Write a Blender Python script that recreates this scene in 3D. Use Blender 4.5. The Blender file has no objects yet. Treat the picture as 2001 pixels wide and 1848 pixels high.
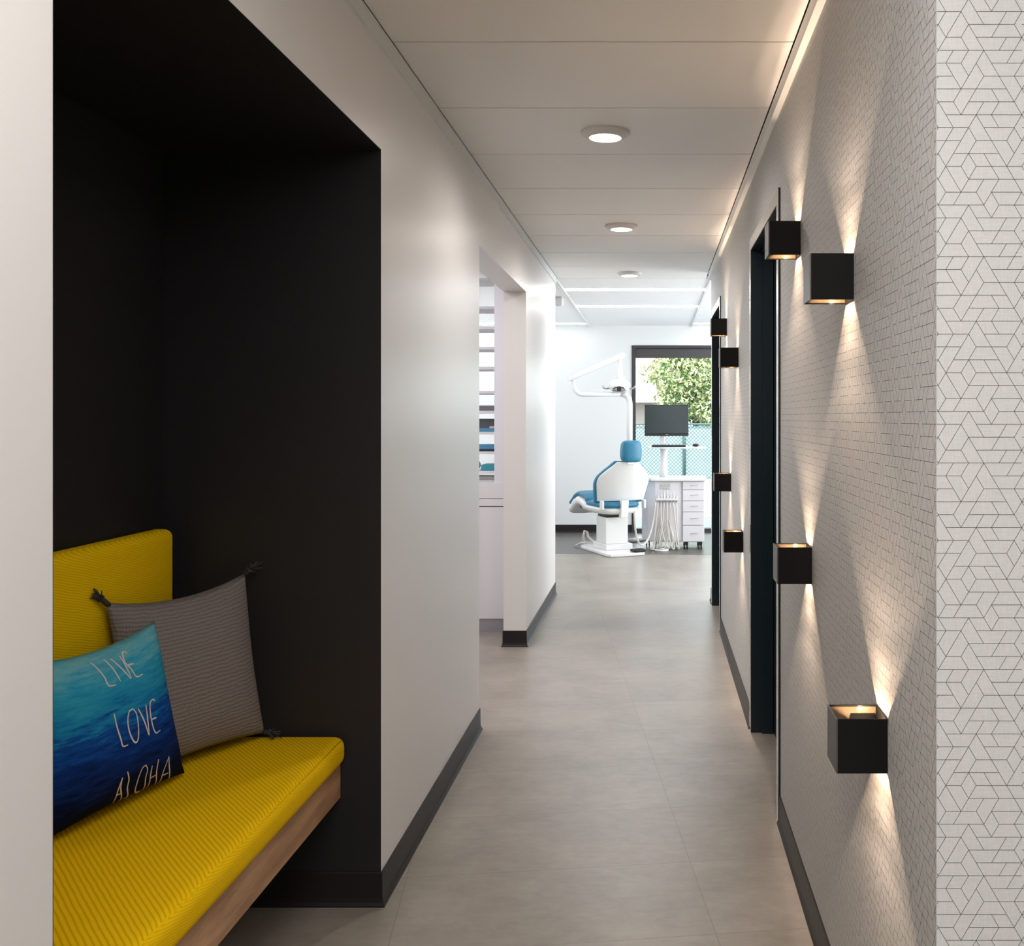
import bpy, bmesh, math, random
from mathutils import Vector, Matrix
random.seed(7)
C = bpy.context.scene.collection
PI = math.pi
# ------------------------------------------------------------------ camera
W_PX, H_PX, F_PX, VX, VY = 2001.0, 1848.0, 1940.0, 1279.0, 815.0
EYE = 1.36
cd = bpy.data.cameras.new('camera'); cam = bpy.data.objects.new('camera', cd); C.objects.link(cam)
cam.location = (0, 0, EYE); cam.rotation_euler = (PI/2, 0, 0)
cd.sensor_fit = 'HORIZONTAL'; cd.sensor_width = 36.0; cd.lens = F_PX/W_PX*36.0
cd.shift_x = (W_PX/2 - VX)/W_PX; cd.shift_y = (VY - H_PX/2)/W_PX
cd.clip_start = 0.02; cd.clip_end = 300
bpy.context.scene.camera = cam
# ------------------------------------------------------------------ exposure, world, sun, area lights
sc = bpy.context.scene
sc.view_settings.view_transform = 'Standard'; sc.view_settings.look = 'None'
sc.view_settings.exposure = 0.68; sc.view_settings.gamma = 1.0; sc.view_settings.use_curve_mapping = False
w = bpy.data.worlds.new('world'); sc.world = w; w.use_nodes = True
bg = w.node_tree.nodes['Background']; bg.inputs[0].default_value = (0.80, 0.91, 1.0, 1); bg.inputs[1].default_value = 2.8

def light(name, kind, loc, rot, energy, color=(1, 1, 1), parent=None, **kw):
    d = bpy.data.lights.new(name, kind); d.energy = energy; d.color = color
    for k, v in kw.items(): setattr(d, k, v)
    o = bpy.data.objects.new(name, d); o.location = loc; o.rotation_euler = rot; C.objects.link(o)
    if parent: o.parent = parent
    return o
light('sun', 'SUN', (5, 15, 12), (math.radians(38), math.radians(28), 0), 6.0, (1, 0.95, 0.86), angle=0.01)
# fill lamps without fixtures, added to brighten the near end around the camera
light('reception_fill', 'AREA', (0.35, -1.35, 2.40), (0, 0, 0), 44, (1.0, 0.97, 0.945), shape='RECTANGLE', size=2.0, size_y=2.8)
light('hall_entrance_fill', 'AREA', (-0.12, 0.62, 2.40), (0, 0, 0), 12.5, (1.0, 0.97, 0.945), shape='RECTANGLE', size=0.9, size_y=1.3)  # second unseen fill, added to lift the niche and near walls
# fill added from both sides to brighten the treatment room; area light of the left room
light('treatment_room_fill', 'AREA', (3.4, 9.3, 1.3), (0, math.radians(114), 0), 98, (0.93, 0.97, 1.0), shape='RECTANGLE', size=2.0, size_y=3.2)
light('treatment_room_fill', 'AREA', (-3.3, 9.9, 1.5), (0, math.radians(-116), 0), 31, (0.93, 0.97, 1.0), shape='RECTANGLE', size=2.0, size_y=3.0)
light('side_room_light', 'AREA', (-2.0, 5.0, 2.38), (0, 0, 0), 26, (1.0, 0.95, 0.97), shape='RECTANGLE', size=1.6, size_y=2.2)

# ------------------------------------------------------------------ materials
def nt(name):
    m = bpy.data.materials.new(name); m.use_nodes = True
    t = m.node_tree; return m, t, t.nodes['Principled BSDF']
def N(t, typ, **kw):
    n = t.nodes.new(typ)
    for k, v in kw.items(): setattr(n, k, v)
    return n
def mathn(t, op, a, b=None):
    n = N(t, 'ShaderNodeMath', operation=op)
    for i, v in enumerate((a, b)):
        if v is None: continue
        if isinstance(v, (int, float)): n.inputs[i].default_value = v
        else: t.links.new(v, n.inputs[i])
    return n.outputs[0]
def mixc(t, f, a, b):
    n = N(t, 'ShaderNodeMix', data_type='RGBA')
    for i, v in ((0, f), (6, a), (7, b)):
        if isinstance(v, (int, float)): n.inputs[i].default_value = v
        elif isinstance(v, tuple): n.inputs[i].default_value = (*v, 1)
        else: t.links.new(v, n.inputs[i])
    return n.outputs[2]
def noise(t, vec, scale, detail=3, rough=.5):
    n = N(t, 'ShaderNodeTexNoise'); n.inputs['Scale'].default_value = scale
    n.inputs['Detail'].default_value = detail; n.inputs['Roughness'].default_value = rough
    t.links.new(vec, n.inputs['Vector']); return n.outputs['Fac']
def objco(t, scale=(1, 1, 1), rot=(0, 0, 0), loc=(0, 0, 0), out='Object'):
    tc = N(t, 'ShaderNodeTexCoord'); mp = N(t, 'ShaderNodeMapping')
    mp.inputs['Scale'].default_value = scale; mp.inputs['Rotation'].default_value = rot; mp.inputs['Location'].default_value = loc
    t.links.new(tc.outputs[out], mp.inputs['Vector']); return mp.outputs[0]
def bump(t, b, h, strength=.2, dist=.002):
    n = N(t, 'ShaderNodeBump'); n.inputs['Strength'].default_value = strength; n.inputs['Distance'].default_value = dist
    t.links.new(h, n.inputs['Height']); t.links.new(n.outputs[0], b.inputs['Normal'])
def mat(name, col, rough=.5, metal=0, var=.04, scale=30, bmp=0, spec=.5, emit=None, coat=0):
    m, t, b = nt(name)
    f = noise(t, objco(t), scale)
    lo = tuple(c*(1-var) for c in col); hi = tuple(min(1, c*(1+var)) for c in col)
    t.links.new(mixc(t, f, lo, hi), b.inputs['Base Color'])
    b.inputs['Roughness'].default_value = rough; b.inputs['Metallic'].default_value = metal
    b.inputs['Specular IOR Level'].default_value = spec; b.inputs['Coat Weight'].default_value = coat
    if bmp: bump(t, b, noise(t, objco(t), scale*6), bmp)
    if emit:
        b.inputs['Emission Color'].default_value = (*emit[0], 1); b.inputs['Emission Strength'].default_value = emit[1]
    return m
M = {}
M['white_paint'] = mat('white_paint', (.79, .77, .757), .33, var=.01, scale=3, spec=.6)
M['white_flat'] = mat('white_flat_paint', (.84, .845, .85), .6, var=.01, scale=3)
M['black_paint'] = mat('black_paint', (.0135, .0122, .0138), .5, var=.1, scale=9, spec=.4)
M['ceiling'] = mat('ceiling_panel', (.85, .835, .81), .5, var=.015, scale=2)
M['ceiling_room'] = mat('ceiling_panel_bright', (.88, .88, .88), .6, var=.01, scale=2)
M['gap'] = mat('shadow_gap', (.025, .022, .02), .8)
M['trim_white'] = mat('trim_white', (.74, .76, .74), .4, var=.01)
M['base'] = mat('rubber_base', (.0155, .013, .013), .42, var=.08, scale=40, spec=.25)
M['teal_metal'] = mat('teal_black_metal', (.0035, .0150, .0215), .36, var=.05, spec=.45)
M['frame_face'] = mat('frame_face_metal', (.62, .58, .54), .26, metal=.8, var=.03)
M['sconce_black'] = mat('sconce_black', (.0045, .0042, .0042), .6, var=.05, scale=300, bmp=.15, spec=.18)
M['sconce_side'] = mat('sconce_front_face', (.11, .105, .10), .38, metal=.6, var=.05, scale=300, bmp=.1)
M['sconce_gold'] = mat('sconce_inner', (.12, .082, .045), .5, var=.15, scale=500, bmp=.3)
M['led_glow'] = mat('led_glow', (1, .8, .55), .5, emit=((1, .72, .42), 12))
M['white_gloss'] = mat('white_plastic', (.78, .78, .775), .25, var=.01)
M['white_lam'] = mat('white_laminate', (.74, .725, .75), .4, var=.01)
M['steel'] = mat('brushed_steel', (.55, .55, .55), .3, metal=1, var=.05)
M['blue_vinyl'] = mat('blue_vinyl', (.018, .17, .29), .42, var=.06, scale=60, bmp=.1)
M['dark_plastic'] = mat('dark_plastic', (.012, .012, .013), .4)
M['screen'] = mat('screen_glass', (.035, .045, .048), .18, var=.02)
M['hose'] = mat('ivory_hose', (.66, .63, .57), .4)
M['alu_dark'] = mat('dark_bronze_frame', (.035, .032, .033), .4, var=.05)
M['shade'] = mat('roller_shade', (.055, .052, .052), .7)
M['vinyl_dark'] = mat('dark_vinyl_floor', (.12, .11, .105), .3, var=.25, scale=5)
M['downlight_rim'] = mat('downlight_rim', (.72, .71, .69), .45)
M['lamp_warm'] = mat('downlight_diffuser', (1, 1, 1), .5, emit=((1, .86, .70), 9))
M['strip'] = mat('light_strip', (1, 1, 1), .5, emit=((.97, .98, 1), 12))
M['strip_dim'] = mat('light_strip_by_wall', (1, 1, 1), .5, emit=((.97, .98, 1), 4))
M['letter'] = mat('letter_print', (.74, .62, .58), .9, var=.02)
M['folder_blue'] = mat('blue_folder', (.07, .27, .48), .5)
M['folder_teal'] = mat('teal_folder', (.03, .30, .38), .5)
M['box_grey'] = mat('grey_box', (.16, .16, .165), .6)
M['paper'] = mat('paper', (.75, .74, .72), .8)
M['concrete'] = mat('pavement', (.22, .245, .27), .8, var=.12, scale=1.2)
M['stucco'] = mat('stucco', (.38, .32, .27), .9)
M['leaf'] = mat('leaf_green', (.15, .24, .07), .45, var=.5, scale=4)
M['leaf_sunlit'] = mat('leaf_sunlit', (.46, .48, .24), .45, var=.4, scale=5)  # paler copy of the leaf, sunlight put into its colour
M['bark'] = mat('bark', (.16, .11, .07), .9, var=.4)
M['wire'] = mat('fence_wire', (.07, .12, .115), .5, metal=.3)
M['fence_screen'] = mat('fence_screen', (.40, .50, .49), .8, var=.06, scale=2)

# reception/corridor floor: large stone-look vinyl tiles laid 7 degrees off the corridor
def floor_mat():
    m, t, b = nt('stone_look_vinyl')
    co = objco(t)
    rot = N(t, 'ShaderNodeVectorRotate', rotation_type='Z_AXIS'); t.links.new(co, rot.inputs['Vector'])
    rot.inputs['Center'].default_value = (.162, 2.613, 0); rot.inputs['Angle'].default_value = math.radians(-7.1)
    sp = N(t, 'ShaderNodeSeparateXYZ'); t.links.new(rot.outputs[0], sp.inputs[0])
    def linemask(v, off, size, wd):
        a = mathn(t, 'DIVIDE', mathn(t, 'SUBTRACT', v, off), size)
        d = mathn(t, 'ABSOLUTE', mathn(t, 'SUBTRACT', a, mathn(t, 'ROUND', a)))
        return mathn(t, 'LESS_THAN', mathn(t, 'MULTIPLY', d, size), wd), mathn(t, 'FLOOR', a)
    lx, ix = linemask(sp.outputs[0], .162, .848, .0009)
    ly, iy = linemask(sp.outputs[1], 2.613, .428, .0009)
    line = mathn(t, 'MAXIMUM', lx, ly)
    wn = N(t, 'ShaderNodeTexWhiteNoise', noise_dimensions='2D')
    cb = N(t, 'ShaderNodeCombineXYZ'); t.links.new(ix, cb.inputs[0]); t.links.new(iy, cb.inputs[1]); t.links.new(cb.outputs[0], wn.inputs['Vector'])
    n1 = noise(t, objco(t, (1.0, 1.25, 1)), 2.4, 8, .68); n2 = noise(t, objco(t, (1, 1.9, 1)), 17, 6, .72); n3 = noise(t, objco(t), 400, 2)
    v = mathn(t, 'ADD', mathn(t, 'MULTIPLY', n1, .85), mathn(t, 'MULTIPLY', n2, .35))
    v = mathn(t, 'ADD', v, mathn(t, 'MULTIPLY', n3, .10)); v = mathn(t, 'ADD', v, mathn(t, 'MULTIPLY', wn.outputs[0], .06))
    r = N(t, 'ShaderNodeValToRGB'); t.links.new(v, r.inputs[0])
    r.color_ramp.elements[0].position = .42; r.color_ramp.elements[0].color = (.200, .172, .146, 1)
    r.color_ramp.elements[1].position = .88; r.color_ramp.elements[1].color = (.365, .33, .285, 1)
    t.links.new(mixc(t, mathn(t, 'MULTIPLY', line, .6), r.outputs[0], (.12, .09, .075)), b.inputs['Base Color'])
    rr = mathn(t, 'ADD', mathn(t, 'MULTIPLY', n1, .16), .26); t.links.new(rr, b.inputs['Roughness'])
    bump(t, b, n3, .05, .0005)
    return m
M['floor'] = floor_mat()

def wallpaper_mat():
    m, t, b = nt('linen_wallpaper')
    a = noise(t, objco(t, (1, 1, .06)), 900, 2); c = noise(t, objco(t, (.06, .06, 1)), 900, 2)
    v = mathn(t, 'MULTIPLY', mathn(t, 'ADD', a, c), .5)
    t.links.new(mixc(t, v, (.48, .48, .468), (.69, .69, .675)), b.inputs['Base Color'])
    b.inputs['Roughness'].default_value = .6
    bump(t, b, v, .25, .0006)
    return m
M['wallpaper'] = wallpaper_mat()
M['wallpaper_line'] = mat('wallpaper_line', (.075, .072, .068), .6)

def fabric_mat(name, ca, cb_, axis, pitch, rot, small=900, strength=.5):
    m, t, b = nt(name)
    co = objco(t, rot=rot)
    sp = N(t, 'ShaderNodeSeparateXYZ'); t.links.new(co, sp.inputs[0])
    wob = mathn(t, 'MULTIPLY', noise(t, objco(t), 25, 2), .0035)
    s = mathn(t, 'SINE', mathn(t, 'MULTIPLY', mathn(t, 'ADD', sp.outputs[axis], wob), 2*PI/pitch))
    s2 = mathn(t, 'SINE', mathn(t, 'MULTIPLY', sp.outputs[(axis+1) % 2], 2*PI/(pitch*.42)))
    st = mathn(t, 'POWER', mathn(t, 'ADD', mathn(t, 'MULTIPLY', s, .499), .5), .26)
    st = mathn(t, 'MULTIPLY', st, mathn(t, 'ADD', mathn(t, 'MULTIPLY', s2, .09), .91))
    if name == 'yellow_knit':
        tc = N(t, 'ShaderNodeTexCoord'); sn = N(t, 'ShaderNodeSeparateXYZ'); t.links.new(tc.outputs['Normal'], sn.inputs[0])
        so = N(t, 'ShaderNodeSeparateXYZ'); t.links.new(tc.outputs['Object'], so.inputs[0])
        h = mathn(t, 'SINE', mathn(t, 'MULTIPLY', mathn(t, 'ADD', mathn(t, 'ADD', so.outputs[2], mathn(t, 'MULTIPLY', so.outputs[1], .25)), wob), 2*PI/.0052))
        h = mathn(t, 'ADD', mathn(t, 'MULTIPLY', h, .16), .80)
        front = mathn(t, 'GREATER_THAN', sn.outputs[0], .62)
        mx = N(t, 'ShaderNodeMix', data_type='FLOAT'); t.links.new(front, mx.inputs[0]); t.links.new(st, mx.inputs[2]); t.links.new(h, mx.inputs[3]); st = mx.outputs[0]
    v = mathn(t, 'ADD', mathn(t, 'MULTIPLY', st, .85), mathn(t, 'MULTIPLY', noise(t, objco(t), small, 2), .3))
    t.links.new(mixc(t, v, cb_, ca), b.inputs['Base Color'])
    b.inputs['Roughness'].default_value = .9
    b.inputs['Specular IOR Level'].default_value = .08
    bump(t, b, v, strength, .002)
    return m
M['yellow_knit'] = fabric_mat('yellow_knit', (.90, .575, .003), (.43, .21, .002), 0, .0100, (0, 0, math.radians(-40)), strength=.22)
M['yellow_weave'] = fabric_mat('yellow_weave', (.96, .63, .003), (.66, .385, .002), 0, .0048, (math.radians(40), math.radians(52), math.radians(20)))

def grey_pillow_mat():
    m, t, b = nt('grey_ribbed_linen')
    tc = N(t, 'ShaderNodeTexCoord'); sp = N(t, 'ShaderNodeSeparateXYZ'); t.links.new(tc.outputs['UV'], sp.inputs[0])
    wob = mathn(t, 'MULTIPLY', noise(t, tc.outputs['UV'], 14, 4), .028)
    s = mathn(t, 'SINE', mathn(t, 'MULTIPLY', mathn(t, 'ADD', sp.outputs[1], wob), 2*PI*42))
    s2 = mathn(t, 'SINE', mathn(t, 'MULTIPLY', mathn(t, 'ADD', sp.outputs[0], wob), 2*PI*60))
    cr = mathn(t, 'POWER', mathn(t, 'ADD', mathn(t, 'MULTIPLY', s, .5), .5), .4)
    v = mathn(t, 'ADD', mathn(t, 'MULTIPLY', cr, .42), mathn(t, 'MULTIPLY', s2, .06))
    v = mathn(t, 'ADD', v, mathn(t, 'MULTIPLY', noise(t, tc.outputs['UV'], 130, 3, .7), .62))
    t.links.new(mixc(t, v, (.098, .086, .080), (.29, .258, .243)), b.inputs['Base Color'])
    b.inputs['Roughness'].default_value = .95; b.inputs['Specular IOR Level'].default_value = .1
    bump(t, b, v, .8, .003); return m
M['grey_linen'] = grey_pillow_mat()
M['tassel'] = mat('tassel_yarn', (.045, .042, .042), .95, var=.4, scale=300)

def ocean_mat():
    m, t, b = nt('printed_ocean_cloth')
    tc = N(t, 'ShaderNodeTexCoord'); sp = N(t, 'ShaderNodeSeparateXYZ'); t.links.new(tc.outputs['UV'], sp.inputs[0])
    mp = N(t, 'ShaderNodeMapping'); mp.inputs['Scale'].default_value = (1.2, 6.5, 1); mp.inputs['Rotation'].default_value = (0, 0, -.10); t.links.new(tc.outputs['UV'], mp.inputs[0])
    n1 = noise(t, mp.outputs[0], 3.4, 8, .62)
    mp2 = N(t, 'ShaderNodeMapping'); mp2.inputs['Scale'].default_value = (4, 22, 1); t.links.new(tc.outputs['UV'], mp2.inputs[0])
    n2 = noise(t, mp2.outputs[0], 3, 6, .65)
    v = mathn(t, 'ADD', sp.outputs[1], mathn(t, 'MULTIPLY', mathn(t, 'SUBTRACT', n1, .5), .62))
    v = mathn(t, 'ADD', v, mathn(t, 'MULTIPLY', mathn(t, 'SUBTRACT', n2, .5), .34))
    r = N(t, 'ShaderNodeValToRGB'); t.links.new(v, r.inputs[0]); cr = r.color_ramp
    pts = [(0.0, (.001, .003, .012)), (.14, (.002, .008, .040)), (.34, (.004, .028, .17)), (.50, (.006, .075, .34)), (.62, (.012, .24, .47)), (.80, (.03, .34, .52)), (1.0, (.17, .47, .53))]
    cr.elements[0].position, cr.elements[0].color = pts[0][0], (*pts[0][1], 1)
    cr.elements[1].position, cr.elements[1].color = pts[-1][0], (*pts[-1][1], 1)
    for p, c in pts[1:-1]:
        e = cr.elements.new(p); e.color = (*c, 1)
    t.links.new(r.outputs[0], b.inputs['Base Color'])
    b.inputs['Roughness'].default_value = .9; b.inputs['Specular IOR Level'].default_value = .1
    bump(t, b, noise(t, tc.outputs['UV'], 300, 2), .15, .001); return m
M['ocean'] = ocean_mat()

def wood_mat():
    m, t, b = nt('oak_board')
    g = noise(t, objco(t, (9, .55, 5.5)), 4.5, 8, .62); g2 = noise(t, objco(t, (60, 3.0, 60)), 6, 4, .6)
    v = mathn(t, 'ADD', mathn(t, 'MULTIPLY', g, .8), mathn(t, 'MULTIPLY', g2, .3))
    r = N(t, 'ShaderNodeValToRGB'); t.links.new(v, r.inputs[0])
    r.color_ramp.elements[0].position = .38; r.color_ramp.elements[0].color = (.27, .130, .060, 1)
    r.color_ramp.elements[1].position = .78; r.color_ramp.elements[1].color = (.64, .39, .215, 1)
    t.links.new(r.outputs[0], b.inputs['Base Color']); b.inputs['Roughness'].default_value = .45
    bump(t, b, g2, .1, .0005); return m
M['oak'] = wood_mat()

def roof_mat():
    m, t, b = nt('clay_roof_tiles')
    br = N(t, 'ShaderNodeTexBrick'); t.links.new(objco(t), br.inputs['Vector']); br.inputs['Scale'].default_value = 1
    br.inputs['Brick Width'].default_value = .30; br.inputs['Row Height'].default_value = .11; br.inputs['Mortar Size'].default_value = .008
    br.inputs['Color1'].default_value = (.36, .215, .19, 1); br.inputs["Color2"].default_value = (.31, .175, .155, 1); br.inputs['Mortar'].default_value = (.24, .14, .12, 1)
    t.links.new(br.outputs[0], b.inputs['Base Color']); b.inputs['Roughness'].default_value = .85; return m
M['roof'] = roof_mat()

def glass_mat():
    m, t, b = nt('window_glass')
    b.inputs['Transmission Weight'].default_value = 1; b.inputs['Roughness'].default_value = 0; b.inputs['IOR'].default_value = 1.01
    b.inputs['Base Color'].default_value = (.97, .99, .99, 1)
    return m
M['glass'] = glass_mat()

# ------------------------------------------------------------------ mesh helpers
class MB:
    def __init__(s): s.v = []; s.f = []; s.mi = []; s.sm = []; s.uv = []
    def add(s, vs, fs, mi=0, smooth=False, uvs=None):
        b = len(s.v); s.v += [tuple(v) for v in vs]
        for f in fs: s.f.append([b+i for i in f]); s.mi.append(mi); s.sm.append(smooth)
        s.uv += list(uvs) if uvs else [(0, 0)]*len(vs)
    def box(s, x0, x1, y0, y1, z0, z1, mi=0):
        x0, x1 = sorted((x0, x1)); y0, y1 = sorted((y0, y1)); z0, z1 = sorted((z0, z1))
        s.add([(x0, y0, z0), (x1, y0, z0), (x1, y1, z0), (x0, y1, z0), (x0, y0, z1), (x1, y0, z1), (x1, y1, z1), (x0, y1, z1)],
              [(3, 2, 1, 0), (4, 5, 6, 7), (0, 1, 5, 4), (1, 2, 6, 5), (2, 3, 7, 6), (3, 0, 4, 7)], mi); return s
    def prism(s, pts, z0, z1, mi=0, fn=None):      # pts: list of (a,b) counter-clockwise; fn maps (a,b,h)->xyz
        fn = fn or (lambda a, b, h: (a, b, h)); n = len(pts)
        s.add([fn(a, b, z0) for a, b in pts]+[fn(a, b, z1) for a, b in pts],
              [tuple(reversed(range(n))), tuple(range(n, 2*n))]+[(i, (i+1) % n, n+(i+1) % n, n+i) for i in range(n)], mi); return s
    def tube(s, pts, r, n=10, mi=0, cap=True):
        P = [Vector(p) for p in pts]; R = r if isinstance(r, (list, tuple)) else [r]*len(P); vs = []; prev = None
        for i, p in enumerate(P):
            d = (P[min(i+1, len(P)-1)]-P[max(i-1, 0)]).normalized()
            if prev is None:
                a = Vector((0, 0, 1)) if abs(d.z) < .9 else Vector((1, 0, 0)); u = d.cross(a).normalized()
            else: u = (prev-d*prev.dot(d)).normalized()
            prev = u; v = d.cross(u)
            for k in range(n):
                t = 2*PI*k/n; vs.append(p+(u*math.cos(t)+v*math.sin(t))*R[i])
        fs = [(i*n+k, i*n+(k+1) % n, (i+1)*n+(k+1) % n, (i+1)*n+k) for i in range(len(P)-1) for k in range(n)]
        s.add(vs, fs, mi, True)
        if cap: s.add(vs[:n], [tuple(reversed(range(n)))], mi); s.add(vs[-n:], [tuple(range(n))], mi)
        return s
    def lathe(s, prof, c=(0, 0, 0), n=32, mi=0, smooth=True):     # prof: list of (r,z)
        vs = [(c[0]+r*math.cos(2*PI*k/n), c[1]+r*math.sin(2*PI*k/n), c[2]+z) for r, z in prof for k in range(n)]
        fs = [(i*n+k, i*n+(k+1) % n, (i+1)*n+(k+1) % n, (i+1)*n+k) for i in range(len(prof)-1) for k in range(n)]
        s.add(vs, fs, mi, smooth); return s
    def grid(s, fn, nu, nv, mi=0, smooth=True, flip=False):
        vs = []; uv = []
        for j in range(nv+1):
            for i in range(nu+1):
                vs.append(fn(i/nu, j/nv)); uv.append((i/nu, j/nv))
        q = lambda i, j: j*(nu+1)+i
        fs = [(q(i, j), q(i+1, j), q(i+1, j+1), q(i, j+1)) for j in range(nv) for i in range(nu)]
        if flip: fs = [tuple(reversed(f)) for f in fs]
        s.add(vs, fs, mi, smooth, uv); return s
    def superell(s, c, h, e=4.0, n=24, m=16, fn=None, mi=0):      # rounded block, half sizes h
        def sg(a, p): return math.copysign(abs(a)**p, a)
        p = 2.0/e; vs = []
        for j in range(m+1):
            la = -PI/2+PI*j/m
            for i in range(n):
                lo = 2*PI*i/n
                v = Vector((h[0]*sg(math.cos(la), p)*sg(math.cos(lo), p), h[1]*sg(math.cos(la), p)*sg(math.sin(lo), p), h[2]*sg(math.sin(la), p)))
                v = v+Vector(c); vs.append(fn(v) if fn else v)
        fs = [(j*n+i, j*n+(i+1) % n, (j+1)*n+(i+1) % n, (j+1)*n+i) for j in range(m) for i in range(n)]
        s.add(vs, fs, mi, True); return s
    def build(s, name, mats, parent=None, bevel=0, seg=2, recalc=True):
        me = bpy.data.meshes.new(name); me.from_pydata(s.v, [], s.f)
        if not isinstance(mats, (list, tuple)): mats = [mats]
        for m in mats: me.materials.append(m)
        for p, mi, sm in zip(me.polygons, s.mi, s.sm): p.material_index = mi; p.use_smooth = sm
        ul = me.uv_layers.new(name='UVMap')
        for l in me.loops: ul.data[l.index].uv = s.uv[l.vertex_index]
        if recalc:
            bm = bmesh.new(); bm.from_mesh(me); bmesh.ops.remove_doubles(bm, verts=bm.verts, dist=1e-6); bmesh.ops.recalc_face_normals(bm, faces=bm.faces); bm.to_mesh(me); bm.free()
        me.update()
        o = bpy.data.objects.new(name, me); C.objects.link(o)
        if parent: o.parent = parent
        if bevel:
            b = o.modifiers.new('bevel', 'BEVEL'); b.width = bevel; b.segments = seg; b.limit_method = 'ANGLE'; b.angle_limit = math.radians(40)
        return o
def tag(o, label, cat, group=None):
    o['label'] = label; o['category'] = cat
    if group: o['group'] = group
    return o
def thing(name, label, cat, loc=(0, 0, 0), rz=0, group=None):
    o = bpy.data.objects.new(name, None); C.objects.link(o); o.location = loc; o.rotation_euler = (0, 0, rz)
    o.empty_display_size = .1
    return tag(o, label, cat, group)
def struct(o): o['kind'] = 'structure'; return o
def copy_tree(o, parent=None):
    c = o.copy(); C.objects.link(c); c.parent = parent
    for ch in list(o.children): copy_tree(ch, c)
    return c

# ------------------------------------------------------------------ setting
XL, XR, CZ = -.762, .422, 2.435          # corridor wall faces, ceiling height
T = .134
YN0, YN1 = 1.259, 2.766                  # niche
YO0, YO1, YLE = 4.316, 5.89, 7.62        # opening, end of the left wall
HZ = 2.105
YC = 1.486                               # right-hand outer corner
YRE = 7.38                               # end of the right wall
YF = 11.70                               # far wall

f = MB(); f.box(-4.2, 4.2, -4.2, 9.4, -.05, 0); struct(f.build('floor', M['floor']))
# dark vinyl of the treatment room with its curved edge
f = MB(); n = 24
pts = [(-4.2, YF), (-4.2, 9.9)]+[(-2+4.5*i/n, 9.93-.10*(i/n*2)**1.4) for i in range(n+1)]+[(4.2, 9.4), (4.2, YF)]
f.prism(pts, -.05, .0012)
o = f.build('floor', M['vinyl_dark']); struct(o)
f = MB(); f.box(-4.2, 4.2, 9.4, YF, -.051, 0); struct(f.build('floor', M['floor']))

b = MB()
b.box(XL-T, XL, -4.2, YN0-.002, 0, CZ+.1)
b.box(XL-T, XL, YN0-.002, YN1+.0015, HZ+.0015, CZ+.1)
b.box(XL-T, XL, YN1+.0015, YO0, 0, CZ+.1)
b.box(XL-T, XL, YO0, YO1, HZ, CZ+.1)
b.box(XL-T, XL, YO1, YLE, 0, CZ+.1)
struct(b.build('wall_left', M['white_paint']))
# black lined niche
b = MB()
b.box(-1.45, XL-.0003, YN1, YN1+.0015, .0, HZ+.0015)
b.box(-1.45, XL-T, YN1+.0015, YN1+.05, 0, HZ+.05)
b.box(-1.45, -1.37, YN0-.05, YN1, 0, HZ)
b.box(-1.45, XL-.0003, YN0-.0015, YN1, HZ, HZ+.0015)
b.box(-1.45, XL-T, YN0-.0015, YN1, HZ+.0015, HZ+.05)
b.box(-1.37, XL-.0003, YN0-.002, YN0, 0, HZ)
struct(b.build('wall_niche', M['black_paint']))
# rooms' other walls
b = MB(); b.box(-4.2, XL-T, YN1+.06, YN1+.16, 0, CZ+.1); struct(b.build('wall_side_room', M['white_flat']))
b = MB(); b.box(-4.3, -4.2, -4.2, YF+.1, 0, CZ+.1); struct(b.build('wall_outer_left', M['white_flat']))
b = MB(); b.box(4.2, 4.3, -4.2, YF+.1, 0, CZ+.1); struct(b.build('wall_outer_right', M['white_flat']))
b = MB(); b.box(-4.3, 4.3, -4.3, -4.2, 0, CZ+.1); struct(b.build('wall_rear', M['white_flat']))
# far wall with the tall window
WX0, WX1, WZ = -.268, 2.35, 2.205
b = MB(); b.box(-4.2, WX0, YF, YF+.16, -.05, CZ+.1); b.box(WX0, WX1, YF, YF+.16, WZ, CZ+.1); b.box(WX1, 4.2, YF, YF+.16, -.05, CZ+.1)
struct(b.build('wall_far', mat('grey_white_paint', (.73, .745, .74), .6, var=.01, scale=3)))

# wallpapered wall: pattern lines follow the printed design (12 half units x 16 rows)
HS = [(0,-1,6),(0,8,11),(1,-1,3),(1,5,11),(2,-1,0),(2,4,10),(3,1,3),(3,5,11),(4,0,11),(5,-1,3),(5,7,11),(6,-1,2),(6,6,11),(7,-1,9),(8,0,2),(8,4,10),
      (9,1,11),(10,-1,4),(10,6,10),(11,-1,3),(11,5,9),(12,-1,0),(12,2,8),(13,1,3),(13,5,11),(14,-1,0),(14,4,11),(15,1,5),(15,7,11)]
DS = [(0,0,1),(2,0,1),(3,-1,1),(0,4,2),(0,6,1),(1,3,8),(0,10,1),(2,10,1),(3,3,1),(5,3,1),(5,1,2),(5,5,1),(6,10,1),(7,7,1),(7,-1,3),(8,2,1),(9,5,6),(9,7,1),
      (9,-1,1),(10,4,1),(10,10,1),(11,9,1),(12,0,3),(12,4,1),(12,6,2),(13,3,1),(14,0,1),(13,-1,1),(15,5,1),(15,7,1),(15,-1,1)]
ES = [(0,4,4),(1,1,1),(0,8,1),(1,9,2),(1,11,1),(2,4,1),(3,9,1),(2,12,3),(4,2,1),(4,4,1),(4,6,4),(4,12,2),(6,0,1),(6,6,3),(7,11,1),(8,6,6),(8,8,1),(8,0,1),
      (9,11,2),(10,2,2),(11,5,2),(10,12,3),(13,5,3),(12,12,1),(14,6,1),(14,8,2),(15,1,1),(15,11,1)]
HU, RH = .01138, .01930
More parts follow.
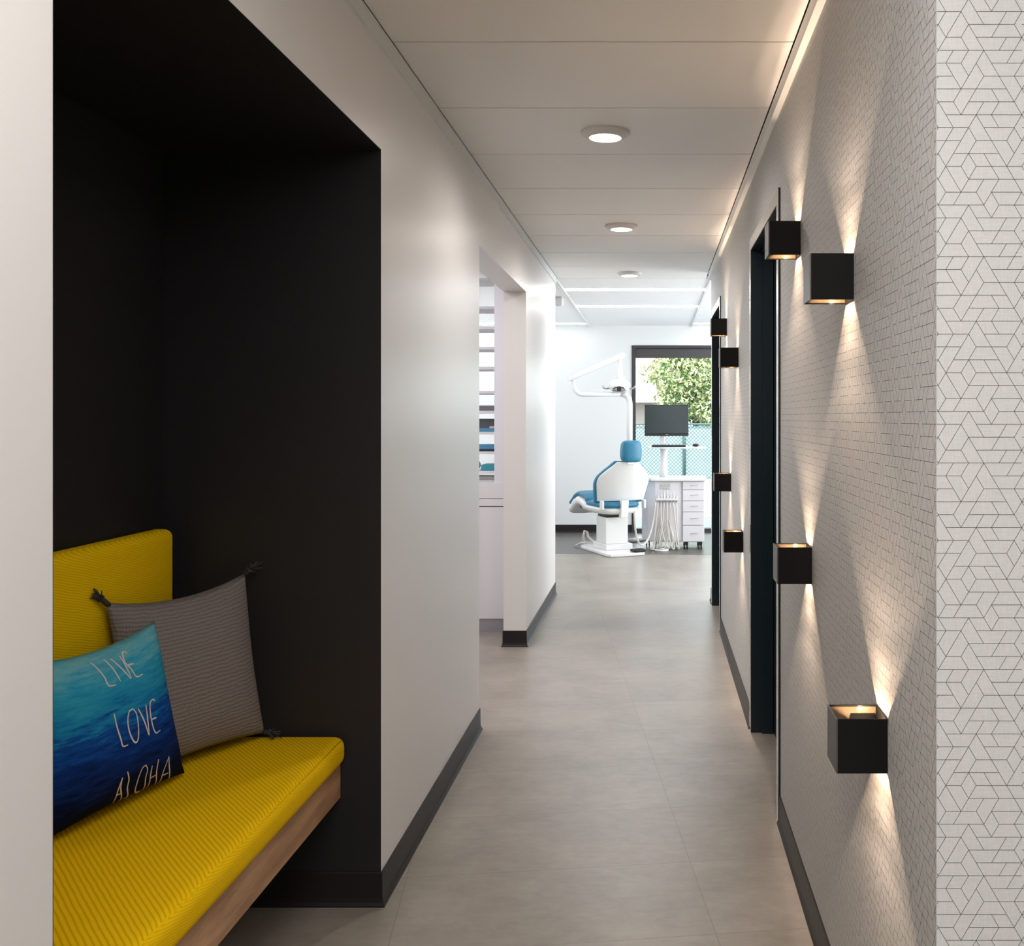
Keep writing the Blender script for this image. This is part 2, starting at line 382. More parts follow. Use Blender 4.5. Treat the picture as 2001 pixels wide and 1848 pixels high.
def pattern(mb, a0, a1, z0, z1, a_org, z_org, place, holes=(), wd=.00034):
    """draw the segments on a vertical sheet: a = distance along it, z = height"""
    def seg(p, q):
        (pa, pz), (qa, qz) = p, q
        t0, t1 = 0.0, 1.0
        for lo, hi, s, e in ((a0, a1, pa, qa), (z0, z1, pz, qz)):
            d = e-s
            if abs(d) < 1e-9:
                if s < lo or s > hi: return
                continue
            u, v = (lo-s)/d, (hi-s)/d
            if u > v: u, v = v, u
            t0, t1 = max(t0, u), min(t1, v)
        if t1-t0 < 1e-4: return
        pieces = [(t0, t1)]
        for (h0, h1, hz0, hz1) in holes:
            c0, c1 = 0.0, 1.0; ok = True
            for lo, hi, s, e in ((h0, h1, pa, qa), (hz0, hz1, pz, qz)):
                d = e-s
                if abs(d) < 1e-9:
                    if s < lo or s > hi: ok = False
                    continue
                u, v = (lo-s)/d, (hi-s)/d
                if u > v: u, v = v, u
                c0, c1 = max(c0, u), min(c1, v)
            if not ok or c1 <= c0: continue
            new = []
            for s, e in pieces:
                if c0 > s: new.append((s, min(e, c0)))
                if c1 < e: new.append((max(s, c1), e))
            pieces = [p_ for p_ in new if p_[1]-p_[0] > 1e-4]
        L = math.hypot(qa-pa, qz-pz); na, nz = -(qz-pz)/L*wd, (qa-pa)/L*wd
        for s, e in pieces:
            A = (pa+(qa-pa)*s, pz+(qz-pz)*s); B = (pa+(qa-pa)*e, pz+(qz-pz)*e)
            mb.add([place(A[0]-na, A[1]-nz), place(B[0]-na, B[1]-nz), place(B[0]+na, B[1]+nz), place(A[0]+na, A[1]+nz)], [(0, 1, 2, 3)], 1)
    i0, i1 = int((a0-a_org)/(12*HU))-2, int((a1-a_org)/(12*HU))+2
    j0, j1 = int((z_org-z1)/(16*RH))-2, int((z_org-z0)/(16*RH))+2
    for i in range(i0, i1+1):
        for j in range(j0, j1+1):
            P = lambda r, c: (a_org+(c+12*i)*HU, z_org-(r+16*j)*RH)
            for r, c0, c1 in HS: seg(P(r, c0), P(r, c1))
            for r, c, k in DS: seg(P(r, c), P(r+k, c+k))
            for r, c, k in ES: seg(P(r, c), P(r+k, c-k))
D1 = (3.325, 4.33); D2 = (6.30, 7.22); DH = 2.130      # door frames' outer edges along the wall, head height
ZR0 = 1.967+RH                                         # height of a pattern row
b = MB()
RT = .14
for y0, y1, z0 in ((YC, D1[0]+.004, 0), (D1[1]-.004, D2[0]+.004, 0), (D2[1]-.004, YRE, 0), (D1[0]+.004, D1[1]-.004, DH-.004), (D2[0]+.004, D2[1]-.004, DH-.004)):
    b.box(XR, XR+RT, y0, y1, z0, CZ+.1)
b.box(XR+RT, 4.2, YC, YC+.12, 0, CZ+.1)
pattern(b, -(YRE-.001), -(YC+.0005), .10, CZ-.05, XR+.0025-YC-XR, ZR0, lambda a, z: (XR-.0003, -a, z),
        holes=[(-D1[1], -D1[0], 0, DH), (-D2[1], -D2[0], 0, DH)])
pattern(b, XR+.0005, 2.0, .10, CZ-.002, XR+.0025, ZR0, lambda a, z: (a, YC-.0003, z))
struct(b.build('wall_right', [M['wallpaper'], M['wallpaper_line']], recalc=False))
b = MB(); b.box(XR+RT, 4.2, YRE-.12, YRE, 0, CZ+.1); struct(b.build('wall_treatment_room', M['white_flat']))

# ceiling: wide panels with shadow gaps
b = MB()
joints = [2.845+.607*k for k in range(-12, 9)]
b.box(-4.2, 4.2, -4.2, YF+.1, CZ+.02, CZ+.06, 1)
g = .0030
for i in range(len(joints)-1):
    y0, y1 = joints[i]+g, joints[i+1]-g
    x0, x1 = XL+.012, XR-.024
    if y1 < YC: b.box(x0, x1, y0, y1, CZ, CZ+.02); b.box(x1+.005, 4.2, y0, y1, CZ, CZ+.02)
    elif y0 < YC: b.box(x0, x1, y0, y1, CZ, CZ+.02); b.box(x1+.005, 4.2, y0, YC, CZ, CZ+.02)
    else: b.box(x0, x1, y0, y1, CZ, CZ+.02)
struct(b.build('ceiling', [M['ceiling'], M['gap']]))
# treatment room and side room ceiling, wide smooth bays between two long tracks
b = MB(); yj = joints[-1]
b.box(-4.2, XL-T, YN1+.16, yj, CZ, CZ+.02)
b.box(XL-T, XL, YLE, yj, CZ, CZ+.02)
b.box(XR+RT, 4.2, YC+.12, YRE-.12, CZ, CZ+.02)
SY = (8.37, 9.63, 11.40); sw = .065
def bay(x0, x1, ys):
    y = yj+g
    for s in ys:
        b.box(x0, x1, y, s-sw-.002, CZ, CZ+.02); y = s+sw+.002
    b.box(x0, x1, y, YF, CZ, CZ+.02)
bay(XL+.004, .428, SY[:2]); bay(-4.2, XL-.012, SY[2:]); bay(.444, 4.2, SY[2:])
struct(b.build('ceiling', M['ceiling_room']))
for i, x in enumerate((XL-.004, .436)):
    b = MB(); b.box(x-.0075, x+.0075, yj+.01, YF, CZ-.012, CZ+.019); struct(b.build('trim_%d' % (i+1), M['trim_white']))
strips = [('long ceiling light strip nearest the corridor in the treatment room', XL+.02, .42, SY[0]),
          ('long ceiling light strip further back over the dental chair', XL+.02, .42, SY[1]),
          ('short ceiling light strip left of the ceiling track by the far wall', -2.4, XL-.03, SY[2]),
          ('short ceiling light strip right of the ceiling track above the window', .455, 2.2, SY[2])]
for lb, x0, x1, y in strips:
    t = thing('ceiling_light_strip', lb, 'light', ((x0+x1)/2, y, CZ), group='ceiling light strips'); h = (x1-x0)/2
    MB().box(-h, h, -sw, sw, .006, .018).build('housing', M['trim_white'], t)
    MB().box(-h+.004, h-.004, -sw+.004, sw-.004, -.001, .006).build('diffuser', M['strip'] if y < 10 else M['strip_dim'], t)

# wall angles under the ceiling, both sides of the corridor
b = MB(); b.box(XL, XL+.010, -4.2, YLE, CZ-.050, CZ-.004); b.box(XL+.010, XL+.0115, -4.2, YLE, CZ-.008, CZ-.0035); struct(b.build('trim_left', M['trim_white']))
b = MB(); b.box(XR-.021, XR, YC, YRE, CZ-.050, CZ-.004); struct(b.build('trim_right', M['trim_white']))

# baseboards: coved rubber base
def baseboard(name, path, h=.094, m='base'):
    """path: list of (x,y) along the wall face, room on the left-hand side of travel"""
    prof = [(0, 0), (.013, 0), (.013, .004), (.008, .012), (.0055, .024), (.0045, h-.002), (.0035, h), (0, h)]
    b = MB(); P = [Vector((p[0], p[1])) for p in path]; rings = []
    for i, p in enumerate(P):
        dirs = []
        if i > 0: dirs.append((P[i]-P[i-1]).normalized())
        if i < len(P)-1: dirs.append((P[i+1]-P[i]).normalized())
        ns = [Vector((-d.y, d.x)) for d in dirs]
        nn = ns[0] if len(ns) == 1 else (ns[0]+ns[1])/(1+ns[0].dot(ns[1]))
        rings.append([(p.x+nn.x*o_, p.y+nn.y*o_, z) for o_, z in prof])
    k = len(prof); vs = [v for r in rings for v in r]
    fs = [(i*k+j, i*k+(j+1) % k, (i+1)*k+(j+1) % k, (i+1)*k+j) for i in range(len(P)-1) for j in range(k)]
    fs += [tuple(range(k)), tuple(reversed(range((len(P)-1)*k, len(P)*k)))]
    b.add(vs, fs); return struct(b.build(name, M[m]))
baseboard('baseboard_left', [(-.9, YO0), (XL, YO0), (XL, YN1), (-1.37, YN1), (-1.37, YN0), (XL, YN0), (XL, -4.2)])
baseboard('baseboard_left', [(XL-T, YLE), (XL, YLE), (XL, YO1), (XL-T, YO1), (XL-T, 6.28)])
baseboard('baseboard_right', [(4.2, YC), (XR, YC), (XR, D1[0])][0:3])
baseboard('baseboard_right', [(XR, D1[1]), (XR, D2[0])])
baseboard('baseboard_right', [(XR, D2[1]), (XR, YRE)])
baseboard('baseboard_far', [(WX0, YF), (-4.2, YF)])

# ------------------------------------------------------------------ doors in the wallpapered wall
def door(idx, y0, y1, strike):
    root = bpy.data.objects.new('door_%d' % idx, None); C.objects.link(root); root.location = (XR, y0, 0); struct(root)
    L = y1-y0; fw = .050; pr = .008
    # frame: near jamb, far jamb, head; the satin corridor face has grazing reflection put into its pale colour, the inside dark teal
    for a0, a1 in ((0, fw), (L-fw, L)):
        MB().box(-pr+.001, RT, a0, a1, 0, DH).build('jamb', M['teal_metal'], root, .001)
        MB().box(-pr, -pr+.0012, a0+.001, a1-.001, 0, DH-.001).build('jamb_face', M['frame_face'], root)
    MB().box(-pr+.001, RT, fw, L-fw, DH-fw, DH).build('head', M['teal_metal'], root, .001)
    MB().box(-pr, -pr+.0012, fw, L-fw, DH-fw+.001, DH-.001).build('head_face', M['frame_face'], root)
    s = MB(); s.box(.040, .088, fw, fw+.016, 0, DH-fw); s.box(.040, .088, L-fw-.016, L-fw, 0, DH-fw); s.box(.040, .088, fw+.016, L-fw-.016, DH-fw-.016, DH-fw)
    s.build('door_stop', M['teal_metal'], root, .0012)
    MB().box(.090, .134, fw+.003, L-fw-.003, .006, DH-fw-.003).build('door_leaf', M['teal_metal'], root, .001)
    if strike: MB().box(-pr-.0025, -pr+.0005, L-fw+.002, L-fw+.028, .80, .90).build('strike_lip', M['steel'], root, .0008)
    hd2 = MB().tube([(.0905, fw+.07, .98), (.046, fw+.07, .98), (.044, fw+.09, .98), (.044, fw+.19, .98)], .009)
    hd2.build('door_handle', M['steel'], root)
    return root
door(1, D1[0], D1[1], True)
door(2, D2[0], D2[1], False)

# ------------------------------------------------------------------ recessed downlights
def downlight(label, y):
    t = thing('recessed_downlight', label, 'ceiling light', (-.186, y, CZ), group='round downlights in the corridor ceiling')
    MB().lathe([(.093, .0), (.093, -.006), (.088, -.011), (.072, -.019), (.064, -.023), (.0605, -.0235), (.060, -.021), (.060, .012)], n=64).build('rim', M['downlight_rim'], t)
    d = MB(); n = 64; d.add([(.060*math.cos(2*PI*k/n), .060*math.sin(2*PI*k/n), -.0215) for k in range(n)], [tuple(reversed(range(n)))]); d.build('diffuser', M['lamp_warm'], t, recalc=False)
    light('downlight_lamp', 'SPOT', (0, 0, -.026), (0, 0, 0), 31, (1, .935, .885), t, spot_size=math.radians(172), spot_blend=1.0, shadow_soft_size=.055)
    return t
downlight('round white recessed ceiling downlight nearest the camera', 3.745)
downlight('round white recessed ceiling downlight, middle of the three in the corridor', 5.575)
downlight('smallest round recessed downlight, last before the treatment room', 7.40)

# ------------------------------------------------------------------ cube wall lights
SD, SW, SH, TH = .093, .092, .098, .003
def make_sconce():
    t = thing('wall_sconce', '', 'wall light')
    b = MB()   # origin: on the wall at the near bottom corner; x runs out from the wall (negative), y along it
    b.box(-SD+TH, 0, 0, TH, 0, SH); b.box(-SD+TH, 0, SW-TH, SW, 0, SH); b.box(-.002, 0, TH, SW-TH, 0, SH)
    b.build('body', M['sconce_black'], t)
    MB().box(-SD, -SD+TH, 0, SW, 0, SH).build('front_panel', M['sconce_side'], t, .0006)
    b = MB(); e = .0006
    b.box(-SD+TH, -SD+TH+e, TH, SW-TH, .003, SH-.003); b.box(-SD+TH, -.002, TH, TH+e, .003, SH-.003); b.box(-SD+TH, -.002, SW-TH-e, SW-TH, .003, SH-.003)
    b.build('lining', M['sconce_gold'], t)
    # lamp module against the wall: a pocket between sloping flaps, open above and below
    for s, nm in ((1, 'upper_flap'), (-1, 'lower_flap')):
        zc = SH/2
        for ya, yb in ((TH+e, TH+.012), (SW-TH-e, SW-TH-.012)):
            b = MB(); q = [(ya, zc+s*.006), (yb, zc+s*.006), (ya, zc+s*.034)]
            if (s > 0) != (yb > ya): q = [q[1], q[0], q[2]]
            b.prism(q, -.050, -.003, fn=lambda a, z_, h: (h, a, z_)); b.build(nm, M['sconce_black'], t)
    b = MB(); b.box(-.052, -.050, TH+e, SW-TH-e, SH/2-.020, SH/2+.020)
    b.box(-.050, -.002, TH+e, SW-TH-e, SH/2-.003, SH/2+.003); b.build('lamp_module', M['dark_plastic'], t)
    for s, rx in ((1, PI), (-1, 0)):
        light('sconce_lamp', 'SPOT', (-.032, SW/2, SH/2+s*.006), (rx, 0, 0), .8, (1, .66, .38), t, spot_size=math.radians(150), spot_blend=.5, shadow_soft_size=.003)
        for nm, tilt, pw, sx in (('sconce_inner_lens', 16, .75, .36), ('sconce_lens', 6, 1.8, .18), ('sconce_far_lens', 4.5, 4.6, .08)):
            o = light(nm, 'SPOT', (-.036, SW/2, SH/2+s*.006), (rx, 0, 0), pw, (1, .73, .545), t, spot_size=math.radians(112), spot_blend=.35, shadow_soft_size=.003)
            o.scale = (sx, 1, 1); o.rotation_euler = (rx, s*math.radians(tilt)*(1 if s > 0 else 1), 0)
    return t
def sconce_spots():
    return [(1.795, .716, 'largest black cube wall light, low on the wallpapered wall nearest the camera'),
            (2.100, 1.609, 'black cube wall light on the wallpaper to the right above the near door, second nearest'),
            (2.660, .913, 'black cube wall light overlapping the near door frame below mid height'),
            (2.866, 1.829, 'black cube wall light overlapping the top of the near door frame'),
            (4.720, .717, 'small black cube wall light between the two doors, lowest of that far cluster'),
            (4.990, 1.612, 'small black cube wall light between the two doors, second highest there'),
            (5.470, .951, 'tiny black cube wall light in front of the far door frame at mid height'),
            (5.780, 1.837, 'tiny black cube wall light overlapping the head of the far door')]
sp0 = make_sconce()
for i, (y, z, lb) in enumerate(sconce_spots()):
    s_ = sp0 if i == 0 else copy_tree(sp0)
    s_.location = (XR-.0004, y, z); s_['label'] = lb; s_['group'] = 'black cube wall lights on the wallpapered wall'

# ------------------------------------------------------------------ window in the far wall and what is outside
w1 = bpy.data.objects.new('window_1', None); C.objects.link(w1); w1.location = (WX0, YF, 0); struct(w1)
Lw = WX1-WX0; b = MB(); fy0, fy1 = -.012, .10
b.box(0, .044, fy0, fy1, 0, WZ); b.box(Lw-.044, Lw, fy0, fy1, 0, WZ); b.box(.044, Lw-.044, fy0, fy1, WZ-.035, WZ); b.box(.044, Lw-.044, fy0, fy1, 0, .05)
b.build('window_frame', M['alu_dark'], w1, .002)
MB().box(.046, Lw-.046, .002, .07, WZ-.145, WZ-.037).build('roller_shade', M['shade'], w1, .004)
MB().box(.044, Lw-.044, .075, .081, .05, WZ-.037).build('window_pane', M['glass'], w1)

b = MB(); b.box(-25, 30, YF+.16, 60, -.12, -.06); struct(b.build('ground', M['concrete']))
# neighbour's house
hs = thing('neighbour_house', 'house with a pink clay tiled roof beyond the garden, left part of the window view', 'house', (-1.5, 30, -.06))
MB().box(-5, 2.4, 0, 6, 0, 2.20).build('house_wall', M['stucco'], hs)
b = MB(); b.prism([(-.5, 2.02), (3.3, 4.0), (7, 2.02), (7, 1.90), (3.3, 3.85), (-.5, 1.92)], -5.4, 2.8, fn=lambda a, z, h: (h, a, z))
b.build('roof', M['roof'], hs)
MB().box(-5.4, 2.8, -.56, -.5, 1.86, 2.04).build('gutter', M['white_flat'], hs)
# tree outside
tr = thing('garden_tree', 'leafy bright green tree outside the treatment room window', 'tree', (1.15, 24.6, -.06))
b = MB(); b.tube([(-.2, 0, 0), (-.15, 0, .8), (-.1, .05, 1.5), (.1, 0, 2.3)], [.13, .10, .08, .04], 9)
for k in range(6):
    a = k*1.1; b.tube([(0, 0, 1.1+.12*k), (.5*math.cos(a), .4*math.sin(a), 1.5+.15*k), (.95*math.cos(a), .8*math.sin(a), 1.9+.2*k)], [.05, .03, .012], 6)
b.build('trunk', M['bark'], tr)
def leaves(n, seed, mname, nm, cen, rad):
    rnd = random.Random(seed); b = MB()
    for _ in range(n):
        while True:
            p = Vector((rnd.uniform(-1, 1), rnd.uniform(-1, 1), rnd.uniform(-1, 1)))
            if .35 < p.length < 1: break
        p = p*(1+.12*math.sin(p.x*9)+.10*math.sin(p.z*11+2))
        c = Vector(cen)+Vector((p.x*rad[0], p.y*rad[1], p.z*rad[2]))
        d = Vector((rnd.gauss(0, 1), rnd.gauss(0, 1), rnd.gauss(-.9, .7))).normalized(); u = d.orthogonal().normalized()
        u = Matrix.Rotation(rnd.uniform(0, 6.28), 3, d) @ u; L = rnd.uniform(.08, .15); w_ = L*.20; nrm = d.cross(u)
        b.add([c, c+d*L*.45+u*w_+nrm*.01, c+d*L, c+d*L*.45-u*w_+nrm*.01], [(0, 1, 2, 3)])
    b.build(nm, M[mname], tr, recalc=False)
leaves(10500, 3, 'leaf', 'foliage', (.10, 0, 2.55), (1.45, 1.2, 1.55))
leaves(10500, 4, 'leaf_sunlit', 'sunlit_foliage', (.05, -.1, 2.60), (1.55, 1.3, 1.6))
# chain link fence
fn_ = thing('chain_link_fence', 'chain link fence with pale aqua screen behind the monitor', 'fence', (0, 23, -.06))
b = MB(); s_ = .085; FH = 1.26
k = -20
x = -2.0
while x < 4.5:
    for sg in (1, -1):
        pts = []
        x0 = x if sg > 0 else x+FH
        b.tube([(x0, -.02*sg, 0), (x0+sg*FH, -.02*sg, FH)], .006, 4, cap=False)
    x += s_
b.build('wire_mesh', M['wire'], fn_)
for x in (-1.9, .7, 3.3, 5.6):
    MB().tube([(x, .05, 0), (x, .05, FH+.05)], .03, 10).build('post', M['wire'], fn_)
MB().tube([(-3.3, .03, FH), (5.8, .03, FH)], .02, 8).build('top_rail', M['wire'], fn_)
MB().box(-3.3, 5.8, .10, .12, .02, FH-.05).build('screen', M['fence_screen'], fn_)

# ------------------------------------------------------------------ bench and cushions in the niche
bench = thing('bench', 'floating oak bench front spanning the black niche under the yellow seat', 'bench', (-.874, YN0+.002, .302))
LB = YN1-YN0-.004
MB().box(-.024, 0, 0, LB, 0, .096).build('front_board', M['oak'], bench, .0015)
MB().box(-.49, -.024, 0, LB, .070, .094).build('seat_panel', M['oak'], bench)

def cushion(name, label, mname, c, h, e=7, seam=None):
    t = thing(name, label, 'cushion', (c[0], c[1], c[2]-h[2]))
    b = MB()
    def rb(u):            # rounded-box mapping of a cube direction
        return u
    bm = bmesh.new(); bmesh.ops.create_cube(bm, size=2.0)
    for v in bm.verts: v.co = Vector((v.co.x*h[0], v.co.y*h[1], v.co.z*h[2]+h[2]))
    r = min(h)*.72
    bmesh.ops.bevel(bm, geom=list(bm.edges), offset=r, segments=7, profile=.5, affect='EDGES')
    bmesh.ops.subdivide_edges(bm, edges=[e_ for e_ in bm.edges if e_.calc_length() > .1], cuts=14, use_grid_fill=True)
    bmesh.ops.recalc_face_normals(bm, faces=bm.faces)
    me = bpy.data.meshes.new(name); bm.to_mesh(me); bm.free(); me.materials.append(M[mname])
    for p in me.polygons: p.use_smooth = True
    o = bpy.data.objects.new('cover', me); C.objects.link(o); o.parent = t
    if seam:
        for nm, pts in seam: MB().tube(pts, .0016, 6).build(nm, M['yellow_weave'], t)
    return t
# seat: x -1.36..-.855, top .478
sx0, sx1 = -1.366, -.856; sz0, sz1 = .3985, .478
hh = ((sx1-sx0)/2, (YN1-YN0)/2-.003, (sz1-sz0)/2)
cc = ((sx0+sx1)/2, (YN0+YN1)/2, (sz0+sz1)/2)
xs = hh[0]-.0085; zs = 2*hh[2]-.0095
cushion('seat_cushion', 'long yellow ribbed seat cushion on the floating oak bench', 'yellow_knit', cc, hh,
        seam=[('seam', [(xs, -hh[1]+.02, zs), (xs, 0, zs+.0005), (xs, hh[1]-.03, zs)])])
bz0, bz1 = .479, 1.058; by1 = 2.705
cushion('back_cushion', 'upright yellow woven backrest cushion against the black niche wall', 'yellow_weave',
        ((-1.368-1.304)/2, (YN0+by1)/2+.002, (bz0+bz1)/2), (.032, (by1-YN0)/2-.004, (bz1-bz0)/2))

def pillow_fn(c00, c10, c11, c01, Tk, pinch, side, back=1.0, sag=0.0):
    c00, c10, c11, c01 = map(Vector, (c00, c10, c11, c01))
    nrm = ((c10-c00).cross(c01-c00)).normalized()
    def fn(u, v):
        s, t = 2*u-1, 2*v-1
        s2 = s*(1-pinch*(1-t*t)*abs(s)); t2 = t*(1-pinch*(1-s*s)*abs(t))
        U, V = (s2+1)/2, (t2+1)/2
        p = c00*(1-U)*(1-V)+c10*U*(1-V)+c11*U*V+c01*(1-U)*V
        hgt = Tk*(max(0, 1-s**4)*max(0, 1-t**4))**.62*(1-.25*(1-(1-s*s)*(1-t*t)))
        if side < 0: hgt *= -back
        p = p+nrm*hgt
        p.z -= sag*(1-s*s)*(1 if t > 0 else 0)*t*t
        return p
    return fn, nrm
# corners listed bottom-left, bottom-right, top-right, top-left as seen from the corridor
GREY = ((-1.262, 2.345, .492), (-1.066, 2.722, .495), (-1.118, 2.716, .935), (-1.288, 2.330, .925))
BLUE = ((-1.250, 2.010, .492), (-1.150, 2.430, .490), (-1.206, 2.395, .868), (-1.268, 1.985, .868))
def pillow(name, label, corners, Tk, pinch, mname, back, sag):
    t = thing(name, label, 'pillow', corners[0])
    org = Vector(corners[0])
    ff, nrm = pillow_fn(*corners, Tk, pinch, 1, back, sag); fb, _ = pillow_fn(*corners, Tk, pinch, -1, back, sag)
    b = MB(); b.grid(lambda u, v: ff(u, v)-org, 40, 40); b.grid(lambda u, v: fb(u, v)-org, 40, 40, flip=True)
    b.build('cover', M[mname], t)
    return t, ff, nrm, org
gp, gf, gn, go = pillow('grey_pillow', 'square dark grey ribbed throw pillow with corner tassels behind the blue pillow', GREY, .056, .075, 'grey_linen', .45, .012)
def tassel(pt, d, L):
    rnd = random.Random(int(abs(pt[0]*1e4))); p = Vector(pt)-go; d = Vector(d).normalized(); b = MB()
    b.tube([p-d*.012, p+d*.004, p+d*L*.42, p+d*L*.5, p+d*L*.62], [.006, .0065, .0062, .0095, .006], 10)
    for k in range(26):
        q = Vector((rnd.gauss(0, 1), rnd.gauss(0, 1), rnd.gauss(0, 1)))*.0048
        b.tube([p+d*L*.5+q*.5, p+d*L*.8+q*1.1, p+d*L*1.08+q*1.9], [.002, .0018, .0012], 5)
    b.build('tassel', M['tassel'], gp)
tassel((-1.288, 2.330, .925), (-.02, -.07, .06), .036)
tassel((-1.118, 2.716, .935), (.8, -.25, .55), .034)
tassel((-1.066, 2.722, .497), (.8, -.2, -.04), .028)
bp, bf, bn, bo = pillow('blue_ocean_pillow', 'blue ocean print pillow lettered LIVE LOVE ALOHA at the front of the seat', BLUE, .062, .06, 'ocean', .2, .012)
LETTERS = []
#LETTERS-BEGIN
LETTERS = [(0.0019, [(0.385, 0.9475), (0.3975, 0.8975), (0.41, 0.835), (0.415, 0.7775), (0.465, 0.7675)]),
(0.0019, [(0.4775, 0.9425), (0.49, 0.8775), (0.5025, 0.78)]),
(0.0019, [(0.52, 0.9325), (0.545, 0.8575), (0.5775, 0.77)]),
(0.0019, [(0.5875, 0.93), (0.5825, 0.8525), (0.5825, 0.77)]),
(0.0019, [(0.6475, 0.925), (0.6375, 0.9425), (0.615, 0.9325), (0.5925, 0.88), (0.61, 0.8225), (0.625, 0.7675), (0.6775, 0.7675)]),
(0.0019, [(0.6025, 0.8575), (0.645, 0.8525)]),
(0.0019, [(0.405, 0.6), (0.41, 0.5225), (0.425, 0.445), (0.435, 0.395), (0.47, 0.39)]),
(0.0019, [(0.54, 0.585), (0.51, 0.5775), (0.49, 0.53), (0.49, 0.465), (0.51, 0.4), (0.5325, 0.3825), (0.55, 0.4125), (0.56, 0.485), (0.5575, 0.5525), (0.535, 0.5875)]),
(0.0019, [(0.5775, 0.5725), (0.6075, 0.49), (0.63, 0.39)]),
(0.0019, [(0.6425, 0.575), (0.6375, 0.4875), (0.6325, 0.39)]),
(0.0019, [(0.7275, 0.5725), (0.7125, 0.5875), (0.685, 0.58), (0.67, 0.5375), (0.6675, 0.4775), (0.675, 0.415), (0.6925, 0.3825), (0.7325, 0.3875)]),
(0.0019, [(0.6725, 0.475), (0.715, 0.4725)]),
(0.0018, [(0.4225, 0.0325), (0.4125, 0.125), (0.4275, 0.2)]),
(0.0018, [(0.4275, 0.2), (0.43, 0.125), (0.4925, 0.0075)]),
(0.0018, [(0.4125, 0.09), (0.445, 0.085)]),
(0.0018, [(0.46, 0.225), (0.4775, 0.1675), (0.485, 0.0975), (0.5475, 0.0), (0.555, 0.005)]),
(0.0018, [(0.6, 0.2075), (0.57, 0.2), (0.55, 0.135), (0.5625, 0.0525), (0.615, 0.005), (0.65, 0.005), (0.6125, 0.1075), (0.6125, 0.17), (0.5975, 0.2075)]),
(0.0018, [(0.6475, 0.185), (0.6475, 0.1175), (0.68, 0.01)]),
(0.0018, [(0.6975, 0.2075), (0.695, 0.115), (0.745, 0.0025)]),
(0.0018, [(0.65, 0.095), (0.695, 0.1)]),
(0.0018, [(0.775, 0.0025), (0.7575, 0.0975), (0.795, 0.19)]),
(0.0018, [(0.795, 0.19), (0.8075, 0.1125), (0.855, 0.0025)]),
(0.0018, [(0.7525, 0.07), (0.8125, 0.0675)])]
#LETTERS-END
words = [MB(), MB(), MB()]
for wi, (wd, pts) in enumerate(LETTERS):
    b = words[0 if wi < 6 else (1 if wi < 12 else 2)]
    # smooth the stroke, then lay a ribbon on the cloth
    P = []
    for i in range(len(pts)-1):
        p0 = pts[max(i-1, 0)]; p1 = pts[i]; p2 = pts[i+1]; p3 = pts[min(i+2, len(pts)-1)]
        sharp = False
        for k in range(6):
            t_ = k/6; t2 = t_*t_; t3 = t2*t_
            P.append(tuple(.5*((2*p1[a])+(-p0[a]+p2[a])*t_+(2*p0[a]-5*p1[a]+4*p2[a]-p3[a])*t2+(-p0[a]+3*p1[a]-3*p2[a]+p3[a])*t3) for a in (0, 1)))
    P.append(pts[-1]); n = len(P); vs = []
    for i, (u, v) in enumerate(P):
        u0, v0 = P[max(i-1, 0)]; u1, v1 = P[min(i+1, n-1)]
        c = bf(u, v); d = (bf(u1, v1)-bf(u0, v0)).normalized()
        e = 1e-3; nn = (bf(u+e, v)-c).cross(bf(u, v+e)-c).normalized(); sd = d.cross(nn).normalized()
        ww = wd*(.62+.38*math.sin(PI*min(1, (i+.6)/n*1.05)))
        vs += [c+nn*.0008-sd*ww-bo, c+nn*.0008+sd*ww-bo]
    b.add(vs, [(2*i, 2*i+1, 2*i+3, 2*i+2) for i in range(n-1)])
for b in words: b.build('lettering', M['letter'], bp)

# ------------------------------------------------------------------ side room seen through the opening
cab = thing('base_cabinet', 'white laminate base cabinet in the side room seen through the left opening', 'cabinet', (-2.4, 6.28, 0))
Wc = 2.4-.898; Dc = .62
MB().box(0, Wc, 0, Dc, .085, .792).build('body', M['white_lam'], cab, .001)
MB().box(0, Wc, .004, Dc-.02, 0, .085).build('toe_kick', mat('grey_toe_kick', (.30, .28, .30), .4), cab)
MB().box(0, Wc, -.002, Dc, .798, .842).build('worktop', M['white_lam'], cab, .001)
MB().box(0, Wc, .006, Dc, .792, .798).build('shadow_joint', M['dark_plastic'], cab)
MB().box(0, Wc, .006, Dc, .842, .8455).build('shadow_joint', M['dark_plastic'], cab)
MB().box(0, Wc, -.002, Dc, .8455, .945).build('upstand', M['white_lam'], cab, .001)
b = MB(); b.box(-1.014, XL-T, 6.282, 6.41, .945, CZ); struct(b.build('wall_side_panel', mat('lavender_white_paint', (.74, .73, .78), .5, var=.01)))
shelf = thing('open_shelving_unit', 'open white shelving unit with many thin shelves behind the left opening', 'shelving', (-1.72, 6.55, .945))
SWd, SDp = .80, .30
zsh = []
def zpix(y, Y=6.55): return EYE-(y-VY)/F_PX*Y
sh_y = [545, 600.5, 640, 679.5, 718.5, 766, 804.5, 845.5, 884, 922]
for y_ in sh_y: zsh.append(zpix(y_))
for z in zsh:
    MB().box(0, SWd, 0, SDp, z-.946-.010, z-.946+.008).build('shelf', M['white_lam'], shelf, .001)
for x0 in (-.018, SWd): MB().box(x0, x0+.018, 0, SDp, .0, 1.47).build('side_panel', M['white_lam'], shelf)
def shelf_item(name, label, cat, k, w_, h_, dpt, mname, x_end=.790, dy=.02, group=None, lean=0):
    z = zsh[k]+.0085
    t = MB(); x1 = -1.72+x_end; t.box(-w_, 0, 0, dpt, 0, h_); o = t.build(name, M[mname], None, .002)
    o.location = (x1, 6.55+dy, z); tag(o, label, cat, group); return o
shelf_item('document_box', 'small grey document box on the highest filled shelf', 'box', 6, .30, .034, .2, 'box_grey')
